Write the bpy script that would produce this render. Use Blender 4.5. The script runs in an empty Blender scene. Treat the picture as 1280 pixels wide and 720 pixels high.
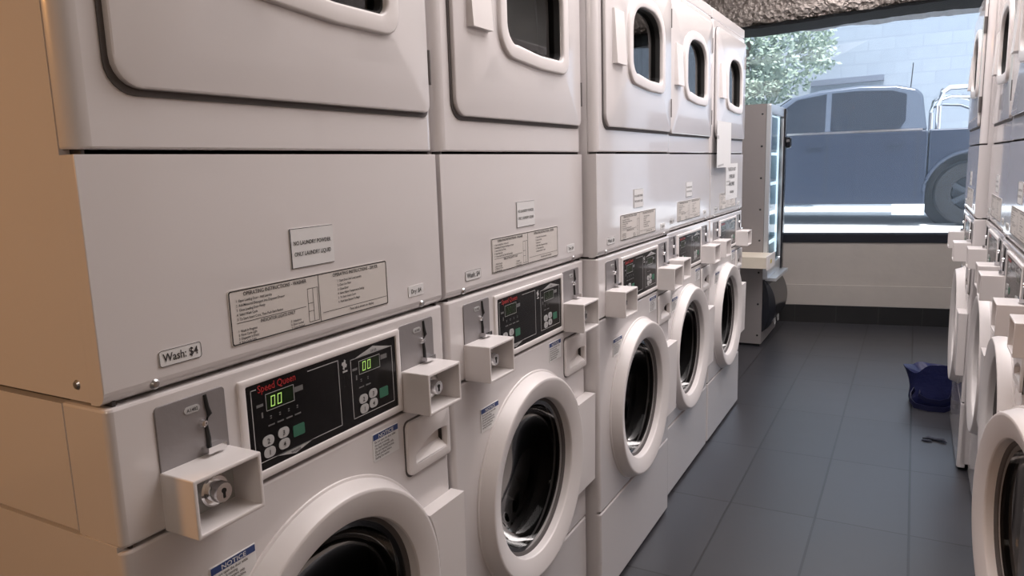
import bpy, bmesh, math, random
from mathutils import Vector, Matrix, noise
random.seed(7)
scn = bpy.context.scene
COL = scn.collection
PI = math.pi

# ------------------------------------------------------------------ materials
def mat(name, color, rough=.5, metal=0.0, bump=0.0, bscale=40, emit=None, estr=0, coat=0.0, var=0.0, vscale=6, spec=.5, alt=None):
    m = bpy.data.materials.new(name); m.use_nodes = True
    nt = m.node_tree; b = nt.nodes['Principled BSDF']
    b.inputs['Base Color'].default_value = (*color, 1)
    b.inputs['Roughness'].default_value = rough
    b.inputs['Metallic'].default_value = metal
    b.inputs['Specular IOR Level'].default_value = spec
    b.inputs['Coat Weight'].default_value = coat
    b.inputs['Coat Roughness'].default_value = .06
    tc = nt.nodes.new('ShaderNodeTexCoord')
    if bump:
        n = nt.nodes.new('ShaderNodeTexNoise'); n.inputs['Scale'].default_value = bscale; n.inputs['Detail'].default_value = 3
        bp = nt.nodes.new('ShaderNodeBump'); bp.inputs['Strength'].default_value = bump; bp.inputs['Distance'].default_value = .01
        nt.links.new(tc.outputs['Object'], n.inputs['Vector']); nt.links.new(n.outputs['Fac'], bp.inputs['Height'])
        nt.links.new(bp.outputs['Normal'], b.inputs['Normal'])
    if var:
        n = nt.nodes.new('ShaderNodeTexNoise'); n.inputs['Scale'].default_value = vscale; n.inputs['Detail'].default_value = 5
        mx = nt.nodes.new('ShaderNodeMix'); mx.data_type = 'RGBA'
        mx.inputs[6].default_value = (*color, 1)
        mx.inputs[7].default_value = (*(alt or [c * (1 - var) for c in color]), 1)
        nt.links.new(tc.outputs['Object'], n.inputs['Vector']); nt.links.new(n.outputs['Fac'], mx.inputs[0])
        nt.links.new(mx.outputs[2], b.inputs['Base Color'])
    if emit:
        b.inputs['Emission Color'].default_value = (*emit, 1); b.inputs['Emission Strength'].default_value = estr
    return m

def glass_mat(name, tint, rough=.02, ior=1.5, k=1.0):
    m = bpy.data.materials.new(name); m.use_nodes = True
    nt = m.node_tree; nt.nodes.clear()
    o = nt.nodes.new('ShaderNodeOutputMaterial'); mx = nt.nodes.new('ShaderNodeMixShader')
    t = nt.nodes.new('ShaderNodeBsdfTransparent'); g = nt.nodes.new('ShaderNodeBsdfGlossy'); f = nt.nodes.new('ShaderNodeFresnel')
    t.inputs['Color'].default_value = (*tint, 1); g.inputs['Roughness'].default_value = rough; f.inputs['IOR'].default_value = ior
    mk = nt.nodes.new('ShaderNodeMath'); mk.operation = 'MULTIPLY'; mk.inputs[1].default_value = k
    nt.links.new(f.outputs[0], mk.inputs[0]); nt.links.new(mk.outputs[0], mx.inputs[0]); nt.links.new(t.outputs[0], mx.inputs[1]); nt.links.new(g.outputs[0], mx.inputs[2])
    nt.links.new(mx.outputs[0], o.inputs['Surface'])
    return m

def brick_mat(name, c1, c2, mortar, w, h, msize, rough, off=(0, 0), offset=0.0, swap=False, bump=.2, metal_spec=.5, var=0.25):
    m = bpy.data.materials.new(name); m.use_nodes = True
    nt = m.node_tree; b = nt.nodes['Principled BSDF']; b.inputs['Roughness'].default_value = rough
    b.inputs['Specular IOR Level'].default_value = metal_spec
    tc = nt.nodes.new('ShaderNodeTexCoord'); mp = nt.nodes.new('ShaderNodeMapping'); br = nt.nodes.new('ShaderNodeTexBrick')
    mp.inputs['Location'].default_value = (-off[0], -off[1], 0)
    src = tc.outputs['Object']
    if swap:   # vertical wall: use x,z
        sp = nt.nodes.new('ShaderNodeSeparateXYZ'); cb = nt.nodes.new('ShaderNodeCombineXYZ')
        nt.links.new(src, sp.inputs[0]); nt.links.new(sp.outputs[0], cb.inputs[0]); nt.links.new(sp.outputs[2], cb.inputs[1])
        src = cb.outputs[0]
    nt.links.new(src, mp.inputs['Vector']); nt.links.new(mp.outputs[0], br.inputs['Vector'])
    br.offset = offset; br.squash = 1.0
    for k, v in (('Scale', 1.0), ('Mortar Size', msize), ('Mortar Smooth', .1), ('Bias', 0.0), ('Brick Width', w), ('Row Height', h)):
        br.inputs[k].default_value = v
    br.inputs['Color1'].default_value = (*c1, 1); br.inputs['Color2'].default_value = (*c2, 1); br.inputs['Mortar'].default_value = (*mortar, 1)
    n = nt.nodes.new('ShaderNodeTexNoise'); n.inputs['Scale'].default_value = 5; n.inputs['Detail'].default_value = 6
    nt.links.new(tc.outputs['Object'], n.inputs['Vector'])
    mr = nt.nodes.new('ShaderNodeMapRange'); mr.inputs[3].default_value = 1 - var; mr.inputs[4].default_value = 1 + var
    nt.links.new(n.outputs['Fac'], mr.inputs[0])
    mu = nt.nodes.new('ShaderNodeMix'); mu.data_type = 'RGBA'; mu.blend_type = 'MULTIPLY'; mu.inputs[0].default_value = 1
    nt.links.new(br.outputs['Color'], mu.inputs[6]); nt.links.new(mr.outputs[0], mu.inputs[7])
    nt.links.new(mu.outputs[2], b.inputs['Base Color'])
    rr = nt.nodes.new('ShaderNodeMapRange'); rr.inputs[3].default_value = rough - .03; rr.inputs[4].default_value = rough + .04
    nt.links.new(n.outputs['Fac'], rr.inputs[0]); nt.links.new(rr.outputs[0], b.inputs['Roughness'])
    bp = nt.nodes.new('ShaderNodeBump'); bp.inputs['Strength'].default_value = bump; bp.inputs['Distance'].default_value = .004; bp.invert = True
    nt.links.new(br.outputs['Fac'], bp.inputs['Height']); nt.links.new(bp.outputs['Normal'], b.inputs['Normal'])
    return m

M = {}
M['enamel'] = mat('white_enamel', (.74, .71, .71), .26, bump=.008, bscale=9, coat=.8)
M['plastic'] = mat('white_plastic', (.79, .755, .745), .32, bump=.01, bscale=30)
M['groove'] = mat('dark_gap', (.045, .04, .04), .7)
M['sealshade'] = mat('grey_seal_and_shade', (.10, .09, .088), .6)  # rubber of the seals, also the painted shade of the dryer door gap
M['black'] = mat('black_gloss', (.008, .008, .009), .22, spec=.35)
M['blackrub'] = mat('black_rubber', (.02, .02, .02), .6)
M['plate'] = mat('brushed_grey_plate', (.30, .285, .29), .42, metal=.35, bump=.03, bscale=120)
M['steel'] = mat('steel', (.55, .55, .56), .28, metal=1.0)
M['chrome'] = mat('chrome', (.82, .82, .83), .12, metal=1.0)
M['drum'] = mat('drum_steel', (.07, .067, .066), .34, metal=.8)
M['darkcav'] = mat('dark_liner', (.03, .028, .027), .5)
M['boxin'] = mat('coin_box_inside', (.42, .43, .42), .4)
M['glass'] = glass_mat('smoked_glass', (.42, .42, .44))
M['bowl'] = glass_mat('bowl_glass', (.30, .30, .30), .05, 1.2, .55)
M['pane'] = glass_mat('clear_pane', (.95, .97, 1.0), .01, 1.22)
M['shoppane'] = glass_mat('veiled_shop_pane', (.95, .97, 1.0), .01, 1.22)     # glare over the view outside, mixed in as a faint pale veil
_nt = M['shoppane'].node_tree; _o = [n for n in _nt.nodes if n.type == 'OUTPUT_MATERIAL'][0]; _m = [n for n in _nt.nodes if n.type == 'MIX_SHADER'][0]
_t = _nt.nodes.new('ShaderNodeBsdfTranslucent'); _t.inputs['Color'].default_value = (.80, .90, 1.0, 1); _x = _nt.nodes.new('ShaderNodeMixShader'); _x.inputs[0].default_value = .032
_nt.links.new(_m.outputs[0], _x.inputs[1]); _nt.links.new(_t.outputs[0], _x.inputs[2]); _nt.links.new(_x.outputs[0], _o.inputs['Surface'])
M['label'] = mat('label_cream', (.69, .655, .62), .5)
M['paper'] = mat('label_white', (.78, .78, .78), .5)
M['ink'] = mat('ink_black', (.025, .022, .022), .6)
M['inkgrey'] = mat('ink_grey', (.48, .48, .48), .5)
M['inkdim'] = mat('ink_dim', (.16, .16, .16), .5)
M['red'] = mat('ink_red', (.40, .02, .02), .5)
M['blue'] = mat('ink_navy', (.03, .06, .20), .5)
M['green'] = mat('ink_green', (.04, .16, .10), .5)
M['led'] = mat('led_green', (.1, .3, .05), .5, emit=(.60, .85, .22), estr=.6)
M['ledbg'] = mat('led_window', (.01, .022, .008), .2)
M['lockhole'] = mat('keyhole_black', (.01, .01, .01), .6)
M['cream'] = mat('cream_plastic', (.70, .64, .54), .4)

# ------------------------------------------------------------------ mesh helpers
def rot_yz(bm):
    """(u,v,w) drawn flat -> x=w (out of the front), y=u, z=v"""
    for v in bm.verts:
        u, w, h = v.co; v.co = (h, u, w)

def finish(bm, smooth=True, ang=35, hard=True):
    bmesh.ops.recalc_face_normals(bm, faces=bm.faces)
    fa = {}
    for f in bm.faces: f.smooth = smooth; fa[f] = f.calc_area()
    if smooth:
        for e in bm.edges:
            if len(e.link_faces) == 2:
                an = e.calc_face_angle(0)
                if an > math.radians(ang): e.smooth = False
                elif hard and an > .05:
                    a0, a1 = sorted(fa[f] for f in e.link_faces)
                    if a1 > 4e-4 and a1 > 6 * a0: e.smooth = False
            elif len(e.link_faces) != 2: e.smooth = False

def obj(name, bm, material, parent=None, smooth=True, ang=35, hard=True):
    finish(bm, smooth, ang, hard)
    me = bpy.data.meshes.new(name); bm.to_mesh(me); bm.free()
    o = bpy.data.objects.new(name, me); COL.objects.link(o)
    me.materials.append(M[material] if isinstance(material, str) else material)
    if parent: o.parent = parent
    return o

def box(bm, x0, x1, y0, y1, z0, z1):
    vs = [bm.verts.new(p) for p in ((x0,y0,z0),(x1,y0,z0),(x1,y1,z0),(x0,y1,z0),(x0,y0,z1),(x1,y0,z1),(x1,y1,z1),(x0,y1,z1))]
    fs = [bm.faces.new([vs[i] for i in q]) for q in ((0,3,2,1),(4,5,6,7),(0,1,5,4),(1,2,6,5),(2,3,7,6),(3,0,4,7))]
    return vs, fs

def add(bm, other):
    me = bpy.data.meshes.new('t'); other.to_mesh(me); other.free(); bm.from_mesh(me); bpy.data.meshes.remove(me)

def rbox(x0, x1, y0, y1, z0, z1, bev=.004, seg=2, special=()):
    """box with all edges rounded; special = [(predicate(mid), width, seg)] done first"""
    b = bmesh.new(); box(b, x0, x1, y0, y1, z0, z1)
    for pred, w, s in special:
        es = [e for e in b.edges if pred((e.verts[0].co + e.verts[1].co) / 2, (e.verts[0].co - e.verts[1].co))]
        bmesh.ops.bevel(b, geom=es, offset=w, segments=s, profile=.5, affect='EDGES', clamp_overlap=True)
    if bev:
        es = [e for e in b.edges if len(e.link_faces) == 2 and e.calc_face_angle(0) > .8]
        bmesh.ops.bevel(b, geom=es, offset=bev, segments=seg, profile=.5, affect='EDGES', clamp_overlap=True)
    return b

def rrect(u0, u1, v0, v1, r, n=6):
    if not isinstance(r, (tuple, list)): r = (r,) * 4      # bl, br, tr, tl
    pts = []
    for (cu, cv, a0, rr) in ((u0 + r[0], v0 + r[0], PI, r[0]), (u1 - r[1], v0 + r[1], 1.5*PI, r[1]), (u1 - r[2], v1 - r[2], 0, r[2]), (u0 + r[3], v1 - r[3], .5*PI, r[3])):
        for k in range(n + 1):
            a = a0 + k * PI / 2 / n
            pts.append((cu + rr * math.cos(a), cv + rr * math.sin(a)))
    return pts

def circ(cu, cv, r, n=64): return [(cu + r*math.cos(2*PI*k/n), cv + r*math.sin(2*PI*k/n)) for k in range(n)]

def plate(loops, x0, x1, bev=0.0, seg=2):
    """flat outline(s) in (y,z), first outer then holes, thickness x0..x1, front rim bevelled"""
    b = bmesh.new(); es = []
    for lp in loops:
        vs = [b.verts.new((p[0], p[1], x1)) for p in lp]
        es += [b.edges.new((vs[i], vs[(i+1) % len(vs)])) for i in range(len(vs))]
    if len(loops) == 1: b.faces.new(vs)
    else: bmesh.ops.triangle_fill(b, use_beauty=True, use_dissolve=False, edges=es)
    front = list(b.faces)
    bmesh.ops.recalc_face_normals(b, faces=front)
    if front[0].normal.z < 0: bmesh.ops.reverse_faces(b, faces=front)
    rim = [e for e in b.edges if len(e.link_faces) == 1]
    r = bmesh.ops.extrude_edge_only(b, edges=rim)
    for v in [g for g in r['geom'] if isinstance(g, bmesh.types.BMVert)]: v.co.z = x0
    if bev:
        es = [e for e in b.edges if len(e.link_faces) == 2 and all(abs(v.co.z - x1) < 1e-6 for v in e.verts) and e.calc_face_angle(0) > .6]
        bmesh.ops.bevel(b, geom=es, offset=bev, segments=seg, profile=.5, affect='EDGES', clamp_overlap=False)
    rot_yz(b)
    return b

def lathe(profile, n=64, cy=0, cz=0):
    """profile [(r, x)] round the x axis through (cy,cz)"""
    b = bmesh.new(); rings = []
    for r, x in profile:
        if r < 1e-6: rings.append([b.verts.new((x, cy, cz))])
        else: rings.append([b.verts.new((x, cy + r*math.cos(2*PI*k/n), cz + r*math.sin(2*PI*k/n))) for k in range(n)])
    for a, c in zip(rings, rings[1:]):
        for k in range(n):
            j = (k+1) % n
            if len(a) == 1: b.faces.new((a[0], c[k], c[j]))
            elif len(c) == 1: b.faces.new((a[k], a[j], c[0]))
            else: b.faces.new((a[k], a[j], c[j], c[k]))
    return b

def tube(pts, r, n=8, closed=False):
    b = bmesh.new(); pts = [Vector(p) for p in pts]; rings = []
    up = Vector((0, 0, 1))
    for i, p in enumerate(pts):
        if closed: t = pts[(i+1) % len(pts)] - pts[i-1]
        else: t = pts[min(i+1, len(pts)-1)] - pts[max(i-1, 0)]
        t.normalize()
        u = up if abs(t.dot(up)) < .95 else Vector((0, 1, 0))
        s = t.cross(u).normalized(); w = s.cross(t)
        rr = r[i] if isinstance(r, (list, tuple)) else r
        rings.append([b.verts.new(p + (s*math.cos(2*PI*k/n) + w*math.sin(2*PI*k/n)) * rr) for k in range(n)])
    m = len(rings)
    for i in range(m if closed else m-1):
        a, c = rings[i], rings[(i+1) % m]
        for k in range(n): b.faces.new((a[k], a[(k+1) % n], c[(k+1) % n], c[k]))
    if not closed:
        b.faces.new(rings[0]); b.faces.new(rings[-1][::-1])
    return b

def cut(bm, cutters):
    """boolean difference on a bmesh, returns a new bmesh"""
    def tmp(b):
        bmesh.ops.recalc_face_normals(b, faces=b.faces)
        me = bpy.data.meshes.new('tmp'); b.to_mesh(me); b.free(); o = bpy.data.objects.new('tmp', me); COL.objects.link(o); return o
    base = tmp(bm); cs = []
    for c in cutters:
        co = tmp(c); cs.append(co)
        md = base.modifiers.new('b', 'BOOLEAN'); md.object = co; md.operation = 'DIFFERENCE'; md.solver = 'EXACT'
    dg = bpy.context.evaluated_depsgraph_get(); dg.update()
    ev = base.evaluated_get(dg); me = ev.to_mesh()
    out = bmesh.new(); out.from_mesh(me); ev.to_mesh_clear()
    for o in [base] + cs:
        me = o.data; bpy.data.objects.remove(o); bpy.data.meshes.remove(me)
    return out

def prism(loop, x0, x1):
    b = bmesh.new()
    a = [b.verts.new((x0, p[0], p[1])) for p in loop]; c = [b.verts.new((x1, p[0], p[1])) for p in loop]
    b.faces.new(a[::-1]); b.faces.new(c)
    for i in range(len(loop)):
        j = (i+1) % len(loop); b.faces.new((a[i], a[j], c[j], c[i]))
    return b

def text_bm(lines, x, th=.0004):
    """lines: [(string, y, z, size, align, stretch)] flat on the front at depth x"""
    out = bmesh.new()
    for s, y, z, size, al, sx in lines:
        cu = bpy.data.curves.new('t', 'FONT'); cu.body = s; cu.size = size; cu.align_x = al; cu.resolution_u = 2; cu.offset = size*.012
        o = bpy.data.objects.new('t', cu); COL.objects.link(o)
        dg = bpy.context.evaluated_depsgraph_get(); dg.update()
        me = bpy.data.meshes.new_from_object(o.evaluated_get(dg))
        b = bmesh.new(); b.from_mesh(me)
        for v in b.verts: v.co = (x + th, y + v.co.x * sx, z + v.co.y)
        add(out, b)
        bpy.data.meshes.remove(me); bpy.data.objects.remove(o); bpy.data.curves.remove(cu)
    return out

def strip(bm, pts, w, x):
    """thin printed line through (y,z) points"""
    for (a, b_) in zip(pts, pts[1:]):
        d = Vector((b_[0]-a[0], b_[1]-a[1])); d.normalize(); n = Vector((-d.y, d.x)) * w/2; d *= w/2
        q = [(a[0]-d.x+n.x, a[1]-d.y+n.y), (a[0]-d.x-n.x, a[1]-d.y-n.y), (b_[0]+d.x-n.x, b_[1]+d.y-n.y), (b_[0]+d.x+n.x, b_[1]+d.y+n.y)]
        bm.faces.new([bm.verts.new((x, p[0], p[1])) for p in q])

def quad(bm, pts, x): bm.faces.new([bm.verts.new((x, p[0], p[1])) for p in pts])

def thing(name, label, cat, loc=(0,0,0), rz=0, group=None):
    o = bpy.data.objects.new(name, None); COL.objects.link(o); o.location = loc; o.rotation_euler = (0,0,rz)
    o.empty_display_size = .1
    tag(o, label, cat, group); return o
def tag(o, label, cat, group=None):
    o['label'] = label; o['category'] = cat
    if group: o['group'] = group
    return o
def struct(o): o['kind'] = 'structure'; return o
def dup(root, loc, rz, label):
    r = root.copy(); COL.objects.link(r); r.location = loc; r.rotation_euler = (0,0,rz); r['label'] = label
    for ch in list(root.children):
        c = ch.copy(); COL.objects.link(c); c.parent = r
        for g in list(ch.children):
            d = g.copy(); COL.objects.link(d); d.parent = c
    return r

# ------------------------------------------------------------------ the stacked washer dryer
YL, YR = .012, .688           # sides of one machine
YM = .352
def build_machine(loc, label):
    t = thing('stacked_washer_dryer', label, 'washing machine', loc, 0, 'stacked washers and dryers of the two rows')
    vert_front = lambda m, d: abs(d.z) > .01 and m.x > -.001
    # --- side cabinet shells (upper dryer, lower washer)
    b = bmesh.new()
    for z0, z1, xf in ((1.036, 1.915, -.026), (.868, 1.028, -.085), (.03, .862, -.012)):
        for y0, y1 in ((YL, YL+.012), (YR-.012, YR)): add(b, rbox(-.70, xf, y0, y1, z0, z1, .002, 1))
    for z0, z1 in ((1.903, 1.915), (1.036, 1.044), (.03, .05)): box(b, -.69, -.03, YL+.012, YR-.012, z0, z1)
    box(b, -.70, -.685, YL+.01, YR-.01, .03, 1.91)
    obj('cabinet', b, 'enamel', t)
    b = bmesh.new()      # dark inner liner seen only through the joints
    for y0, y1 in ((YL+.012, YL+.016), (YR-.016, YR-.012)): box(b, -.68, -.006, y0, y1, .02, 1.90)
    obj('inner_liner', b, 'groove', t)
    # --- dryer window outline: domed top, softer lower left corner
    def dome(g):
        pts = []; L_, R_, B_ = .262-g, .545+g, 1.535-g
        r = .042+g*.7
        for k in range(0, 8):
            a = PI + k/7*PI/2; pts.append((L_ + r + r*math.cos(a), B_ + .009 + r + r*math.sin(a)))
        pts.append((.42, B_))
        r = .020+g*.6
        for k in range(0, 6):
            a = 1.5*PI + k/5*PI/2; pts.append((R_ - r + r*math.cos(a), B_ + r + r*math.sin(a)))
        for k in range(0, 21):
            a = k/20*PI; c_ = math.cos(a)
            pts.append((.4035 + (.1415+g)*math.copysign(abs(c_)**.75, c_), 1.655 + (.087+g)*math.sin(a)**.85))
        return pts
    # --- dryer upper front
    b = rbox(-.026, 0, YL, YR, 1.319, 1.874, .003, 2, [(vert_front, .022, 5)])
    b = cut(b, [prism(dome(.004), -.1, .1)])
    obj('dryer_front', b, 'enamel', t, ang=25)
    obj('dryer_top_trim', rbox(-.028, -.004, YL, YR, 1.879, 1.920, .003, 2, [(vert_front, .02, 5)]), 'enamel', t, ang=25)
    # --- dryer door
    obj('door_gap_shade', plate([rrect(.0555, .667, 1.3785, 1.851, (.036, .014, .014, .034)), dome(.005)], -.001, .0022), 'sealshade', t)  # dark plate reaching past the door, gives the gap's shade as colour
    d = obj('dryer_door', plate([rrect(.062, .664, 1.386, 1.849, (.034, .016, .016, .034)), dome(.0)], .0015, .0105, .003), 'enamel', t)
    obj('window_surround', plate([dome(.031), dome(.0)], .010, .019, .0045, 3), 'plastic', d)
    obj('window_liner', plate([dome(.003), dome(-.004)], -.05, .008), 'blackrub', d)
    obj('door_window', plate([dome(-.001)], -.010, -.006), 'glass', d)
    hb = rbox(.009, .025, .110, .192, 1.556, 1.700, .005, 2)
    for v in hb.verts:
        if v.co.x > .014: v.co.y = .151 + (v.co.y-.151)*.93; v.co.x -= (v.co.z-1.556)*.06
    obj('door_handle', hb, 'plastic', d)
    for z in (1.436, 1.728):
        hg = lathe([(0, -.03), (.0048, -.03), (.0048, .03), (0, .03)], 10)
        for v in hg.verts: v.co = (.007 + v.co.z, .6675 + v.co.y, z + .03 + v.co.x)
        obj('hinge', hg, 'sealshade', t)
    dr = lathe([(.215, -.03), (.235, -.05), (.29, -.10), (.29, -.55), (.0, -.56)], 48, YM, 1.60)
    for k in range(3):
        a = 2*PI*k/3 + .4; fin = rbox(-.5, -.12, -.012, .012, -.29, -.23, .01, 2)
        bmesh.ops.rotate(fin, verts=fin.verts, cent=(0,0,0), matrix=Matrix.Rotation(a, 3, 'X')); bmesh.ops.translate(fin, verts=fin.verts, vec=(0, YM, 1.60)); add(dr, fin)
    obj('dryer_drum', dr, 'drum', t)
    # --- lower service panel of the dryer
    bot = lambda m, d: abs(d.y) > .1 and m.x > -.001 and m.z < 1.05
    obj('service_panel', rbox(-.026, 0, YL, YR, 1.0335, 1.3135, .003, 2, [(bot, .016, 4), (vert_front, .021, 5)]), 'enamel', t, ang=25)
    for y in (.076, .622):
        obj('screw', lathe([(0, .003), (.004, .0025), (.0062, 0), (.0062, -.012)], 14, y, 1.0435), 'steel', t)
    sc = lathe([(0, .003), (.004, .0025), (.0062, 0), (.0062, -.006)], 14)
    for v in sc.verts: v.co = (-.048 + v.co.y, YL - v.co.x + .0, 1.055 + v.co.z)
    obj('screw', sc, 'steel', t)
    # --- stickers on the service panel
    s = obj('notice_label', plate([rrect(.308, .398, 1.150, 1.208, .002)], -.001, .0012), 'paper', t)
    eb = bmesh.new(); strip(eb, [(.309, 1.151), (.309, 1.207)], .002, .0014); strip(eb, [(.309, 1.2075), (.397, 1.2075)], .0008, .0014); strip(eb, [(.309, 1.1505), (.397, 1.1505)], .0008, .0014)
    add(eb, text_bm([('NO LAUNDRY POWDER', .353, 1.1835, .0086, 'CENTER', .82), ('ONLY LAUNDRY LIQUID', .353, 1.1675, .0086, 'CENTER', .80)], .0013))
    obj('notice_text', eb, 'ink', s)
    s = obj('instruction_label', plate([rrect(.191, .524, 1.061, 1.137, .004)], -.001, .0010), 'label', t)
    L = [('OPERATING INSTRUCTIONS - WASHER', .275, 1.127, .0074, 'CENTER', .9)]
    z = 1.1195
    for q in ('1  Open Loading Door - Add Laundry', '2  Add Measured Detergent Into Dispenser Drawer', '3  Close Loading Door Firmly', '4  Select Wash Cycle', '5  To Start: Insert Coins, Then Push Start Button'):
        L.append((q, .203, z, .0050, 'LEFT', .82)); z -= .0062
    L.append(('INDICATOR LIGHTS ONLY', .275, 1.0855, .0064, 'CENTER', .85))
    z = 1.0795
    for q, q2 in (('1  Wash In Progress', ''), ('2  Rinse Cycle Light', '5  Unbalance'), ('3  Dispenser Is Empty', '6  Door Locked'), ('4  Spin Cycle Light', '7  Cycle Finished')):
        L.append((q, .203, z-.001, .0048, 'LEFT', .82))
        if q2: L.append((q2, .298, z-.001, .0048, 'LEFT', .8))
        z -= .0050
    L.append(('OPERATING INSTRUCTIONS - DRYER', .445, 1.127, .0074, 'CENTER', .88))
    z = 1.1175
    for q in ('1  Open Door And Load Laundry', '2  Clean Lint Filter', '3  Close Door', '4  Select Fabric Temperature Setting', '5  To Start: Insert Coins', '6  Push Start Button To Begin'):
        L.append((q, .400, z, .0050, 'LEFT', .84)); z -= .0066
    L.append(('Time left is shown on display.', .455, 1.0685, .0056, 'CENTER', .9))
    eb = text_bm(L, .0011)
    o_ = rrect(.193, .522, 1.063, 1.135, .003, 3)
    strip(eb, o_ + o_[:1], .0016, .0014); strip(eb, [(.359, 1.064), (.359, 1.134)], .001, .0014)
    for q in ([(.335,1.117),(.356,1.117),(.356,1.067),(.335,1.067),(.335,1.117)], [(.346,1.117),(.346,1.067)], [(.335,1.095),(.346,1.095)], [(.335,1.083),(.346,1.083)], [(.203,1.0915),(.33,1.0915)], [(.365,1.0755),(.52,1.0755)]):
        strip(eb, q, .0007, .0014)
    obj('instruction_text', eb, 'ink', s)
    for y0, y1, s_ in ((.084, .143, 'Wash: $4'), (.582, .628, 'Dry: $4')):
        s = obj('price_label', plate([rrect(y0, y1, 1.0615, 1.081, .003)], -.001, .0011), 'paper', t)
        w_ = y1-y0
        eb = text_bm([(s_, (y0+y1)/2, 1.067, .0145 if w_ > .05 else .0112, 'CENTER', .88)], .0012)
        if w_ > .05:
            o_ = rrect(y0, y1, 1.0615, 1.081, .003, 2); strip(eb, o_ + o_[:1], .0007, .0014)
        obj('price_text', eb, 'ink', s)
    # --- washer control panel
    obj('control_panel', rbox(-.086, 0, YL, YR, .861, 1.030, .004, 2, [(vert_front, .009, 4)]), 'enamel', t, ang=25)
    obj('control_bezel', plate([rrect(.192, .545, .864, 1.0125, .003), rrect(.2035, .5335, .8765, 1.0025, .002)], -.002, .0045, .0018), 'plastic', t)
    p = obj('control_display', plate([rrect(.203, .534, .876, 1.003, .002)], -.001, .0018), 'black', t)
    X = .0021
    g = bmesh.new()
    lp = [(.213, .9885), (.213, .8885), (.245, .8885), (.285, .878+.0015), (.318, .8885), (.388, .8885), (.388, .9945), (.213, .9945), (.213, .9885)]
    strip(g, lp[:2], .0013, X); strip(g, [(.213,.8885),(.388,.8885),(.388,.9945),(.322,.9945)], .0013, X); strip(g, [(.213,.9885),(.213,.9945),(.222,.9945)], .0013, X)
    quad(g, [(.246,.8890),(.286,.8795),(.325,.8890)], X)
    quad(g, [(.425,.9875),(.522,.9875),(.474,.9985)], X)
    strip(g, [(.417,.9875),(.417,.889),(.523,.889),(.523,.9875),(.417,.9875)], .0013, X)
    for y0, y1, z0, z1 in ((.238, .291, .959, .983), (.436, .489, .959, .981)):
        strip(g, [(y0,z0),(y1,z0),(y1,z1),(y0,z1),(y0,z0)], .0008, X+.0004)
    obj('printed_lines', g, 'inkgrey', p)
    for y0, zs in ((.245, (0, .017, .034, .051)), (.44, (0, .017))):
        g = bmesh.new()
        for dy in zs:
            for kk in range(2): quad(g, [(y0+dy-.0016, .946+kk*.003), (y0+dy+.0016, .946+kk*.003), (y0+dy+.0016, .9475+kk*.003), (y0+dy-.0016, .9475+kk*.003)], X)
            strip(g, [(y0+dy-.005, .937), (y0+dy+.005, .937)], .0022, X)
        obj('cycle_symbols', g, 'inkdim', p)
    for yc in (.300, .499): g = bmesh.new(); strip(g, [(yc-.003,.974),(yc+.006,.974)], .008, X); obj('display_caption', g, 'inkdim', p)
    for yc in (.226, .425):
        g = bmesh.new(); strip(g, [(yc-.003,.970),(yc+.005,.970)], .004, X); obj('arrow_mark', g, 'inkdim', p)
        g = bmesh.new(); strip(g, [(yc+.004,.958),(yc+.004,.953)], .003, X); obj('arrow_mark', g, 'inkdim', p)
    obj('brand_lettering', text_bm([('Speed Queen', .2245, .9885, .0150, 'LEFT', .88)], X), 'red', p)
    g = bmesh.new()
    for k in range(8): 
        a = 2*PI*k/8; quad(g, [(.402+.004*math.cos(a+q)*(1+.5*(k%2)), .984+.0055*math.sin(a+q)*(1+.5*(k%2))) for q in (0, .55, .8)] + [(.402, .984)], X)
    strip(g, [(.399,.973),(.407,.973)], .003, X)
    obj('printed_emblem', g, 'inkgrey', p)
    for y0, y1, z0, z1 in ((.239, .290, .960, .982), (.437, .488, .960, .980)):
        g = bmesh.new(); quad(g, [(y0,z0),(y1,z0),(y1,z1),(y0,z1)], X); obj('led_screen', g, 'ledbg', p)
    def zero(g, y, z, w, h):
        strip(g, [(y, z), (y+.0012, z+h), (y+w+.0012, z+h), (y+w, z), (y, z)], .0014, X+.0003)
    for y0 in (.247, .445):
        g = bmesh.new()
        zero(g, y0, .9635, .0065, .014); zero(g, y0+.0125, .9635, .0065, .014)
        obj('led_digits', g, 'led', p)
    for y0 in (.226, .432):
        for i, (dy, dz) in enumerate(((0, .916), (.029, .9185), (.001, .899), (.029, .9015))):
            if y0 > .4: dy *= .85
            bb = plate([[(a, b_) for a, b_ in rrect(y0+dy, y0+dy+.021, dz-.0075, dz+.0075, .007, 4)]], X-.001, X+.0007)
            eb = bb
            o_ = obj('touch_button', eb, 'inkgrey', p)
        ss = .058 if y0 < .4 else .052
        g = plate([rrect(y0+ss, y0+ss+.023, .904, .921, .002, 2)], X-.001, X+.0005)
        obj('start_button', g, 'green', p)
    for q, y_, z_ in (('2', .2365, .9122), ('3', .2655, .9147), ('1', .2375, .8952), ('4', .2655, .8977), ('2', .4425, .9122), ('3', .4671, .9147), ('1', .4434, .8952), ('4', .4671, .8977)):
        obj('button_numeral', text_bm([(q, y_, z_, .0105, 'CENTER', 1)], X+.0008), 'ink', p)
    obj('panel_caption', text_bm([('WASHER', .286, .8825, .0055, 'CENTER', .9)], X+.0008), 'ink', p)
    obj('panel_caption', text_bm([('DRYER', .474, .9895, .0055, 'CENTER', .9)], X+.0008), 'ink', p)
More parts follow.
